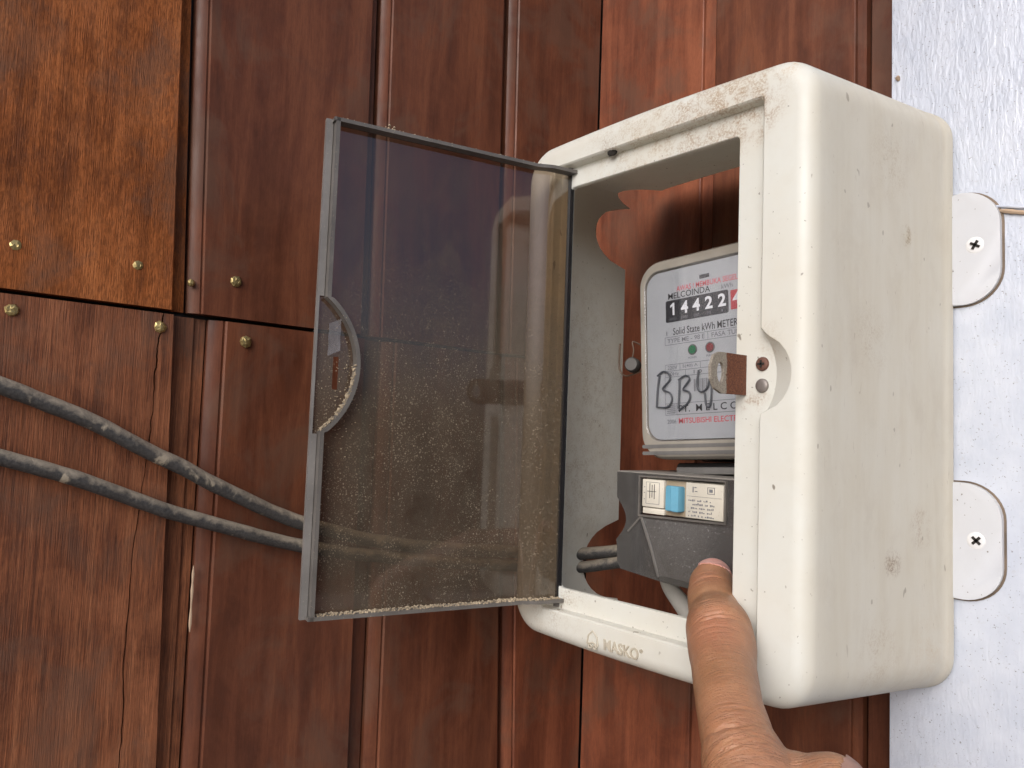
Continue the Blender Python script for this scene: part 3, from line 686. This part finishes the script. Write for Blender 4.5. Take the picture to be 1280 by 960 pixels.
vs, fs = loft([rring(53.2, 57.2, -49.2, 10.5, 63.8), rring(53.2, 57.2, -49.2, 10.5, 66)], cap0=True, cap1=True); plt = from_py('face_plate', vs, fs, 'meter_plate', meter)
vs, fs = loft([rring(54.0, 58.0, -50.0, 11, 62.9), rring(54.0, 58.0, -50.0, 11, 62.5)], cap0=True, cap1=True); from_py('window', vs, fs, 'clear', meter)
for z in (-53.2, -57.4): 
    vs, fs = loft([rring(57.5, z + 1.1, z - 1.1, 1.0, 62.2), rring(57.5, z + 1.1, z - 1.1, 1.0, 66)], cap0=True, cap1=True); from_py('cover_band', vs, fs, 'meter_band', meter)
DP = .22     # print lies just proud of the plate at y 63.8
def mtp(p, q, d): return (MC.x + p, 63.68 - d, MC.z + q)
def mtext(s, x0, x1, z0, z1, mat, d=0.0):
    me = text_mesh(s, x0, x1, z0, z1, lambda p, q, dd: mtp(p, q, d)); return finish('print', me, mat, plt, None, 0)
def mrect(name, x0, x1, z0, z1, mat, d=0.0, r=.6, parent=None):
    lp = [(x0, z0), (x1, z0), (x1, z1), (x0, z1)]
    return from_bm(name, plate([lp], lambda p, q, dd: mtp(p, q, d + dd), .06), mat, parent or plt, None, 0)
def mframe(lines, mat='ink_grey', w=.32):
    b = bmesh.new()
    for x0, z0, x1, z1 in lines:
        if x0 == x1: q = [(x0 - w / 2, z0), (x0 + w / 2, z0), (x0 + w / 2, z1), (x0 - w / 2, z1)]
        else: q = [(x0, z0 - w / 2), (x1, z0 - w / 2), (x1, z0 + w / 2), (x0, z0 + w / 2)]
        b.faces.new([b.verts.new(mtp(*p, 0.02)) for p in q])
    return from_bm('print', b, mat, plt, None, 0)
mrect('mark', -12.2, -5.2, 47.8, 50.2, 'ink')
mtext('AWAS ! MEMBUKA SEGEL DIHUKUM', -29.5, 33, 42.9, 46.3, 'ink_red')
mtext('MELCOINDA', -36, -4.8, 38.7, 42.6, 'ink')
mtext('kWh', 3, 10.8, 38.9, 41.6, 'ink_grey')
vs, fs = loft([[mtp(x, z, d) for x, z in rr_pts(-15.2, 31, 22.8, 6.9, 1.2, 2, 4)] for d in (-.4, .10)], cap0=True, cap1=True); cw = from_py('counter_window', vs, fs, 'counter', meter)
for i, (ch, x) in enumerate(zip('14422', (-32.4, -23.6, -14.9, -5.9, 3.3))):
    if ch == '1':
        from_bm('digit', plate([[(x - .3, 28.4), (x + 1.2, 28.4), (x + 1.2, 36.2), (x + .2, 36.2), (x - 2.0, 34.6), (x - 2.0, 33.2), (x - .3, 34.2)]], lambda p, q, dd: mtp(p, q, .14 + dd), .05), 'digit_white', cw, None, 0)
    else:
        me = text_mesh(ch, x - 2.7, x + 2.7, 28.4, 36.2, lambda p, q, dd: mtp(p, q, .2), bold=.03); finish('digit', me, 'digit_white', cw, None, 0)
    me = text_mesh(('10000', '1000', '100', '10', '1')[i], x - (2.7, 2.4, 1.8, 1.2, .5)[i], x + (2.7, 2.4, 1.8, 1.2, .5)[i], 25.2, 26.9, lambda p, q, dd: mtp(p, q, .2)); finish('digit_scale', me, 'ink_grey', cw, None, 0)
mrect('counter_drum', 9.2, 17, 25.5, 37, 'counter_red', .02, parent=meter)
me = text_mesh('4', 10.6, 15.4, 28.2, 36, lambda p, q, dd: mtp(p, q, .2)); finish('digit', me, 'digit_white', meter, None, 0)
mtext('1', -38.0, -37.2, 15.9, 18.6, 'ink_grey'); mtext('Solid State kWh METER', -32.8, 13.5, 15.7, 20.2, 'ink')
mframe([(-39, 14.7, 40, 14.7), (-39, 9.9, 40, 9.9), (-39, 9.9, -39, 14.7), (-7.2, 9.9, -7.2, 14.7)])
mtext('TYPE ME - 98 E', -37.2, -9.5, 10.9, 13.8, 'ink_grey'); mtext('FASA TUNGGAL', -4.6, 27, 10.9, 13.8, 'ink_grey')
def lamp(x, mat, nm):
    for rad, m_, d0, d1 in ((3.3, 'led_ring', -.3, .12), (2.5, mat, -.3, .3)):
        lp = [(x + rad * math.cos(k * math.pi / 12), 5.1 + rad * 1.0 * math.sin(k * math.pi / 12)) for k in range(24)]
        from_bm(nm if m_ != 'led_ring' else 'lamp_ring', plate([lp], lambda p, q, dd: mtp(p, q, d0 + dd), d1 - d0), m_, meter, None, 20)
lamp(-18.5, 'led_green', 'lamp'); lamp(-5.9, 'led_red', 'lamp')
mtext('POWER', -21.6, -15.4, -.4, .9, 'ink_grey'); mtext('PULSE', -8.6, -3.2, -.4, .9, 'ink_grey')
mframe([(-39.3, -2.6, 40, -2.6), (-39.3, -6.6, 40, -6.6), (-39.3, -10.4, 40, -10.4), (-39.3, -10.4, -39.3, -2.6), (-28, -6.6, -28, -2.6), (-13, -6.6, -13, -2.6), (-24, -10.4, -24, -6.6), (2, -10.4, 2, -6.6)])
mtext('220V', -37.5, -30, -5.8, -3.4, 'ink_grey'); mtext('5(40) A', -26.2, -15, -5.8, -3.4, 'ink_grey'); mtext('50Hz', -37.5, -29, -9.7, -7.4, 'ink_grey'); mtext('1.0', -18, -12, -9.7, -7.4, 'ink_grey')
for i in range(11): mrect('print', -18 + i * .95, -18 + i * .95 + (.3 if i % 3 else .6), -20.5, -13, 'ink_grey', 0.02)
mframe([(-39.6, -27, 40, -27), (-39.6, -34, 40, -34), (-39.6, -34, -39.6, -10.4), (-31, -34, -31, -27)])
for i in range(5): mrect('print', -38.6, -32, -33 + i * 1.2, -32.5 + i * 1.2, 'ink_grey', 0.02)
mtext('PT.  M E L C O I N D A', -29.5, 36, -32.6, -28.3, 'ink')
mtext('MITSUBISHI ELECTRIC', -29.7, 16, -39.6, -36.2, 'ink_red'); mtext('2006', -38.4, -31.6, -39.4, -36.8, 'ink_grey')
# handwriting in marker pen on the window
def stroke(nm, pts):
    b = bmesh.new(); tube(b, [mt(p, q, 1.72) for p, q in [(v.x, v.y) for v in spline([(a, c, 0) for a, c in pts], 6)]], .58, 6)
    return from_bm('handwriting', b, 'pen', meter)
stroke('b', [(-43, -9), (-44.6, -18), (-45.6, -29)]); stroke('b', [(-44.6, -9), (-40, -6.6), (-35.6, -8.4), (-35.2, -12.4), (-40.6, -17.6), (-35, -20.4), (-33.6, -25), (-37, -29), (-44.5, -28.8)])
stroke('b', [(-28.4, -12.8), (-23, -10.6), (-20.2, -13), (-25, -18.8), (-21, -20.5), (-20, -24), (-22.6, -28), (-28.6, -31.6)])
stroke('b', [(-27.6, -12.4), (-28.0, -20), (-28.8, -30.5)])
stroke('4', [(-13.4, -8), (-14.8, -16), (-13.4, -20.6), (-10, -21), (-7, -18), (-5.2, -11)]); stroke('4', [(-5.2, -9), (-4.6, -20), (-6, -30), (-8.6, -29.5), (-9.5, -22)])
# lower terminal block and seal
box('terminal_block', (-136, 80, -62), (-46, 146, -43.5), 'black_plastic', meter, 2)
box('terminal_cover', (-130, 72, -50.5), (-52, 80, -46), 'meter_band', meter, 1)
b = bmesh.new(); tube(b, [(-164.5, 76.2, 21), (-163.6, 73.4, 21.2), (-161, 67.8, 21.4), (-160.2, 66, 21.4)], [3.6, 5.0, 5.0, 4.0], 16)
seal = from_bm('lead_seal', b, 'lead', meter, (-165, 86, 20))
b = bmesh.new(); tube(b, spline([(-151, 78, 22), (-157, 75, 18), (-163, 72, 15.5), (-170, 71, 15), (-174, 70.5, 20), (-173.4, 70, 30), (-172.8, 70, 37)], 6), .6, 6); tube(b, spline([(-163, 70, 24), (-161, 70, 31), (-161.5, 70, 37), (-156, 76, 33), (-150, 80, 30)], 6), .55, 6)
from_bm('seal_wire', b, 'wire', seal)
b = bmesh.new(); tube(b, [(-151, 88, 14), (-147, 88, 14)], 2.5, 10); tube(b, [(-151, 84, 29), (-147, 84, 29)], 2.2, 10); from_bm('seal_screw', b, 'rust_screw', meter)
meter.rotation_euler = (0, math.radians(-3), 0)

# ------------------------------------------------------------------ the breaker under its smoked cover
brk = tag(empty('circuit_breaker', (-90, 90, -115)), 'cream circuit breaker with blue toggle under a smoked cover below the meter', 'circuit breaker')
out = [(-151, -52), (-150.6, -66)] + [(-150.4 + 7.6 * math.sin(math.pi * k / 12), -68 - 26 * k / 12) for k in range(13)] + [(-149.6, -97), (-149, -108), (-146, -111.5), (-113, -114.5), (-34, -117), (-31, -114), (-31, -52)]
win = [(-131.5, -76.8), (-72, -75.6), (-72, -53.6), (-131.5, -54.4)]
b = plate([out, win], lambda p, q, d: (p, 45 + d, q), 1.6)
cover = from_bm('cover_front', b, 'smoke_cover', brk, (-90, 45, -85), 25)
vs, fs = loft([[(x, y, z) for x, z in out] for y in (45.8, 112)]); from_py('cover_side', vs, fs, 'smoke_cover', brk, (-90, 80, -85), 40)
b = bmesh.new(); tube(b, [(-130.5, 44.6, -78.5), (-121, 42.4, -95), (-113.4, 40.6, -111)], [.8, .8, .8], 8); tube(b, [(-131, 44.6, -78.3), (-140.6, 44.8, -88)], .7, 8)
from_bm('cover_ridge', b, 'smoke_rim', brk, (-120, 44, -95))
b = bmesh.new()
W_ = [(-132.6, -77.9), (-70.9, -76.7), (-70.9, -52.6), (-132.6, -53.4)]
from_bm('window_frame', plate([W_, win], lambda p, q, d: (p, 45 - d, q), 1.3), 'smoke_rim', brk, (-100, 45, -65), 25)
box('back_plate', (-148, 108, -112), (-34, 128, -56), 'black_plastic', brk, 2)
body = box('breaker_body', (-130.6, 48, -76), (-72.8, 106, -54.8), 'breaker', brk, .8)
box('front_panel', (-130.2, 44.6, -71.8), (-114, 48.4, -55.2), 'breaker', brk, .5); box('front_panel', (-130.2, 45.4, -75.8), (-114, 48.4, -72.3), 'breaker', brk, .4)
box('front_panel', (-98.4, 44.6, -75.2), (-73.2, 48.4, -55.2), 'breaker', brk, .5)
box('toggle_recess', (-113.8, 46.8, -75.4), (-98.6, 48.6, -55.2), 'breaker_in', brk, .3)
b = bmesh.new()
pr = [(-112.0, 47), (-111.4, 43.0), (-107.0, 42.4), (-106.2, 43.0), (-105.4, 40.6), (-101.2, 41.4), (-100.6, 43.4), (-100.6, 47)]
plate([pr], lambda p, q, d: (p, q, -72.6 + d), 14.6, b)
bmesh.ops.bevel(b, geom=[e for e in b.edges if len(e.link_faces) == 2 and e.calc_face_angle(0) > .9], offset=.5, segments=2, affect='EDGES')
from_bm('toggle', b, 'toggle', brk, (-106, 43, -66), 40)
def bmark(rects, mat='ink_grey'):
    b = bmesh.new()
    for x0, x1, z0, z1 in rects: add_box(b, (x0, 44.42, z0), (x1, 44.62, z1))
    return from_bm('print', b, mat, body, None, 0)
bmark([(-124.6, -124.2, -66.5, -57.6), (-122.9, -122.5, -66.0, -58.4), (-121.2, -120.8, -66.8, -58), (-126.4, -119.6, -62.5, -62.2)], 'ink')
bmark([(-128.8, -128, -60.2, -59.8), (-128.8, -128, -63.6, -63.2), (-128.8, -128, -67.4, -67.0), (-127.3, -127.1, -69.6, -57), (-117.4, -117.2, -69.6, -57), (-127.3, -117.2, -57, -56.8), (-127.3, -117.2, -69.8, -69.6)])
rb = []
for r_ in range(5):
    x = -96.5 + rnd.uniform(0, 3)
    while x < -76 - rnd.uniform(0, 5):
        w_ = rnd.uniform(.3, 1.1); h_ = rnd.uniform(.5, 1.2)
        z_ = -74.2 + r_ * 2.15 + rnd.uniform(-.15, .15); rb.append((x, x + w_, z_, z_ + h_)); x += w_ + rnd.choice((.3, .4, .5, 1.6))
bmark(rb); bmark([(-83.6, -78.8, -60.9, -60.6), (-83.6, -78.8, -57.4, -57.1), (-83.6, -83.3, -60.9, -57.1), (-79.1, -78.8, -60.9, -57.1), (-82.4, -80.2, -59.9, -58.1)]); bmark([(-93.6, -92.9, -60.6, -57.4), (-92.4, -91.0, -58.0, -57.5), (-92.0, -90.4, -60.2, -59.7), (-97.4, -74.2, -62.9, -62.75)], 'ink_grey')
b = bmesh.new(); add_box(b, (-150.4, 45.4, -52.6), (-31.4, 111.6, -51.4), .3); from_bm('cover_top', b, 'cover_pale', brk, (-90, 80, -52))  # paler grey-beige plate laid over the cover's top
b = bmesh.new(); q = [(-129.5, 44.9, -79), (-33, 44.9, -78), (-33, 40.6, -112), (-34, 41.6, -116), (-112.6, 41.6, -113.4), (-113.6, 40.6, -110)]
vv = [b.verts.new(v) for v in q] + [b.verts.new((v[0], 45.2, v[2])) for v in q]
b.faces.new((vv[0], vv[1], vv[2], vv[5])); b.faces.new((vv[5], vv[2], vv[3], vv[4]))
for i in range(6): b.faces.new((vv[i], vv[(i + 1) % 6], vv[6 + (i + 1) % 6], vv[6 + i]))
from_bm('cover_bulge', b, 'smoke_cover', brk, (-80, 42, -100), 20)
# brown stain washers beside the toggle
# ------------------------------------------------------------------ cables and conduit
def cable(ctrl, r, label):
    b = bmesh.new(); pts = spline(ctrl, 16)
    pts = [p + Vector((mnoise.noise(p * .05), mnoise.noise(p * .05 + Vector((9, 0, 0))), mnoise.noise(p * .05 + Vector((0, 9, 0))))) * .7 for p in pts]
    tube(b, pts, [r * (1 + .05 * mnoise.noise(p * .12)) for p in pts], 18)
    return tag(from_bm('cable', b, 'cable', None, ctrl[0], 60), label, 'cable', 'service cables entering the box')
cable([(-269, -480, 60), (-269, -340, 8), (-268, -268.9, -17.2), (-268, -233, -30.8), (-267.5, -193.5, -50.6), (-267, -148.8, -72.6), (-265, -108.5, -90), (-252, -50, -104), (-226, 20, -110), (-202, 72, -112), (-170, 92, -104), (-140, 100, -95)], 4.2, 'upper of two dirt-caked black cables crossing the left wooden wall')
cable([(-269, -480, 0), (-269, -340, -30), (-269, -266, -52), (-269, -231, -63), (-269, -191.5, -78.2), (-268, -147.8, -92), (-266, -107.9, -103.6), (-254, -50, -113.5), (-228, 20, -119.5), (-203, 70, -121), (-170, 92, -112), (-140, 100, -104)], 4.0, 'lower of two dirt-caked black cables crossing the left wooden wall')
b = bmesh.new(); tube(b, spline([(-118, 98, -112), (-126, 92, -122), (-119.5, 85, -134), (-100, 80, -150), (-92, 80, -180), (-90, 82, -260)], 8), [4 + .12 * min(i, 16) for i in range(41)], 16)
b2 = bmesh.new(); b.free()
tube(b2, spline([(-150, 92, -112), (-139, 84, -124), (-120, 80, -138), (-102, 78, -156), (-96, 78, -200), (-95, 80, -300)], 8), [3.6 + .16 * min(i, 18) for i in range(41)], 16)
tag(from_bm('conduit', b2, 'pipe', None, (-95, 80, -300), 60), 'grey-white cable sheath running down under the breaker cover', 'cable')

# ------------------------------------------------------------------ the hand
def at(px, py, z):
    c = Vector(((px - 640) / FPX * z, (py - 480) / FPX * z, z))
    return CAM_POS + Vector([sum(RM[r][k] * c[r] for r in range(3)) for k in range(3)])
chain = [(at(891, 722, 406), 9.8), (at(889, 732, 399), 11.4), (at(890, 748, 387), 12.3), (at(894, 768, 372), 12.7), (at(899, 790, 354), 15.2), (at(902, 806, 347), 15.4), (at(905, 838, 331), 13.9), (at(912, 885, 310), 13.5), (at(922, 925, 296), 14.2), (at(934, 965, 286), 16.6), (at(948, 1000, 280), 20)]
parts = [chain,
    [(at(948, 1000, 280), 19), (at(1000, 1090, 272), 26), (at(1080, 1210, 268), 30), (at(1150, 1340, 268), 26), (at(1200, 1480, 270), 24), (at(1290, 1750, 275), 27)],      # back of the hand, wrist, forearm
    [(at(940, 985, 284), 15), (at(985, 985, 280), 13), (at(1012, 985, 276), 11.5), (at(1040, 988, 271), 12.6), (at(1058, 1000, 266), 11)],     # thumb tip
    [(at(1058, 1000, 266), 11), (at(1090, 1070, 262), 13), (at(1110, 1150, 262), 16), (at(1110, 1230, 266), 18)],
    [(at(990, 1060, 285), 20), (at(930, 1100, 300), 14), (at(900, 1130, 292), 13), (at(930, 1170, 280), 12)],
    [(at(1030, 1130, 282), 20), (at(960, 1170, 300), 13.5), (at(935, 1200, 292), 12.5), (at(975, 1235, 280), 11.5)],
    [(at(1080, 1200, 280), 18), (at(1010, 1240, 296), 12), (at(990, 1265, 290), 11), (at(1025, 1290, 282), 10.5)],
    [(at(1000, 1080, 282), 22), (at(1090, 1230, 278), 24)]]
b = bmesh.new()
for ch in parts:
    for (p, r), (q, s) in zip(ch[:-1], ch[1:]):
        n_ = max(2, int((q - p).length / (min(r, s) * .2)))
        for k in range(n_ + 1):
            t_ = k / n_; t2 = t_ * t_ * (3 - 2 * t_)
            bmesh.ops.create_icosphere(b, subdivisions=3, radius=r + (s - r) * t2, matrix=Matrix.Translation(p.lerp(q, t_)))
me = bpy.data.meshes.new('raw'); b.to_mesh(me); b.free(); me.transform(Matrix.Scale(.01, 4))
raw = bpy.data.objects.new('raw', me); COL.objects.link(raw)
md = raw.modifiers.new('v', 'REMESH'); md.mode = 'VOXEL'; md.voxel_size = .0072
sm = raw.modifiers.new('s', 'SMOOTH'); sm.factor = .5; sm.iterations = 14
bpy.context.view_layer.update()
hm = bpy.data.meshes.new_from_object(raw.evaluated_get(bpy.context.evaluated_depsgraph_get()))
bpy.data.objects.remove(raw, do_unlink=True)
hm.transform(Matrix.Scale(100, 4))
def finger_frame(p, a, c):
    """distance along a->c, sideways offset and whether on the camera side"""
    d = (c - a).normalized(); v = p - a; al = v.dot(d)
    view = (CAM_POS - a); view = (view - d * view.dot(d)).normalized(); sd = d.cross(view)
    return al, v.dot(sd), v.dot(view)
creases = []
def crease(px, py, z, half, depth, wid, bend, tilt=0): creases.append((at(px, py, z), half, depth, wid, bend, tilt))
hm.update()
nrm = [v.normal.copy() for v in hm.vertices]
def pix(p):
    q = [sum(RM[r][k] * (p - CAM_POS)[k] for k in range(3)) for r in range(3)]
    return q[0] / q[2] * FPX + 640, q[1] / q[2] * FPX + 480
# skin creases across the joints: (centre along the finger in units from the tip, spread, count, depth)
axis_pts = [c[0] for c in chain]
cum = [0]
for i in range(1, len(axis_pts)): cum.append(cum[-1] + (axis_pts[i] - axis_pts[i - 1]).length)
def along(p):
    best = None
    for i in range(len(axis_pts) - 1):
        a, c = axis_pts[i], axis_pts[i + 1]; d = c - a; L = d.length; t_ = (p - a).dot(d) / (L * L)
        t_ = max(-1 if i == 0 else 0, min(1, t_)); q = a + d * t_; dist = (p - q).length
        if best is None or dist < best[0]:
            view = (CAM_POS - q); dd = d.normalized(); view = (view - dd * view.dot(dd)).normalized()
            best = (dist, cum[i] + t_ * L, (p - q).dot(dd.cross(view)), (p - q).dot(view))
    return best
rc = random.Random(3)
lines = []
for c0, spread, cnt, dep in ((cum[2] + 1, 5, 8, .35), (cum[4] + 4, 10, 18, .45), (cum[8] + 4, 11, 20, .38), (cum[6] + 5, 14, 9, .15)):
    for k in range(cnt):
        lines.append((c0 + rc.gauss(0, spread * .6), dep * rc.uniform(.4, 1), rc.uniform(.4, .65), rc.uniform(-.012, .012), rc.uniform(-.12, .12), rc.uniform(-4, 4), rc.uniform(5, 11)))
info = []
for i, v in enumerate(hm.vertices):
    p = v.co.copy(); x, y = pix(p)
    if y > 1010: info.append(None); continue
    dist, s_, lat, front = along(p); info.append((s_, lat, front))
    if front < 0 or x > 985: continue
    d_ = 0
    for c0, dep, wid, bend, tilt, l0, lw in lines:
        u = s_ - (c0 + bend * lat * lat + tilt * lat + .8 * mnoise.noise(Vector((lat * .25, c0, 0))))
        if abs(u) < 3 * wid: d_ -= dep * math.exp(-(u / wid) ** 2) * math.exp(-((lat - l0) / lw) ** 2)
    v.co = p + nrm[i] * d_
hm.update()
# the nail: a plate cut from the dorsal skin of the fingertip, lifted off it
nail_v, nail_f, idx = [], [], {}
def in_nail(i):
    q = info[i]
    if q is None: return False
    s_, lat, front = q
    return s_ < 5.5 - .05 * lat * lat and abs(lat + 1) < 9.2 and front > 0.0 and s_ > -9.5
for f in hm.polygons:
    if all(in_nail(i) for i in f.vertices):
        for i in f.vertices:
            if i not in idx: idx[i] = len(nail_v); nail_v.append(hm.vertices[i].co + nrm[i] * .45)
        nail_f.append(tuple(idx[i] for i in f.vertices))
tn_v, tn_f, tix = [], [], {}
def in_thumb(i):
    v = hm.vertices[i].co; x, y = pix(v)
    return ((x - 1070) / 21) ** 2 + ((y - 966) / 27) ** 2 < 1 and nrm[i].dot((CAM_POS - v).normalized()) > -.1
for f in hm.polygons:
    if all(in_thumb(i) for i in f.vertices):
        for i in f.vertices:
            if i not in tix: tix[i] = len(tn_v); tn_v.append(hm.vertices[i].co + nrm[i] * .4)
        tn_f.append(tuple(tix[i] for i in f.vertices))
hand = finish('hand', hm, 'skin', None, at(1000, 1090, 272), 0)
hm.polygons.foreach_set('use_smooth', [True] * len(hm.polygons))
tag(hand, 'tanned hand from below, one finger pointing into the open box at the breaker cover', 'hand')
for nail_v, nail_f, loc_ in ((nail_v, nail_f, at(892, 710, 405)), (tn_v, tn_f, at(1065, 960, 262))):
    if not nail_f: continue
    nb = bmesh.new(); nvv = [nb.verts.new(v) for v in nail_v]
    for f in nail_f: nb.faces.new([nvv[i] for i in f])
    bmesh.ops.recalc_face_normals(nb, faces=nb.faces)
    bmesh.ops.solidify(nb, geom=nb.faces[:], thickness=.5)
    from_bm('fingernail', nb, 'nail' if loc_ == at(892, 710, 405) else 'nail_dull', hand, loc_, 60)
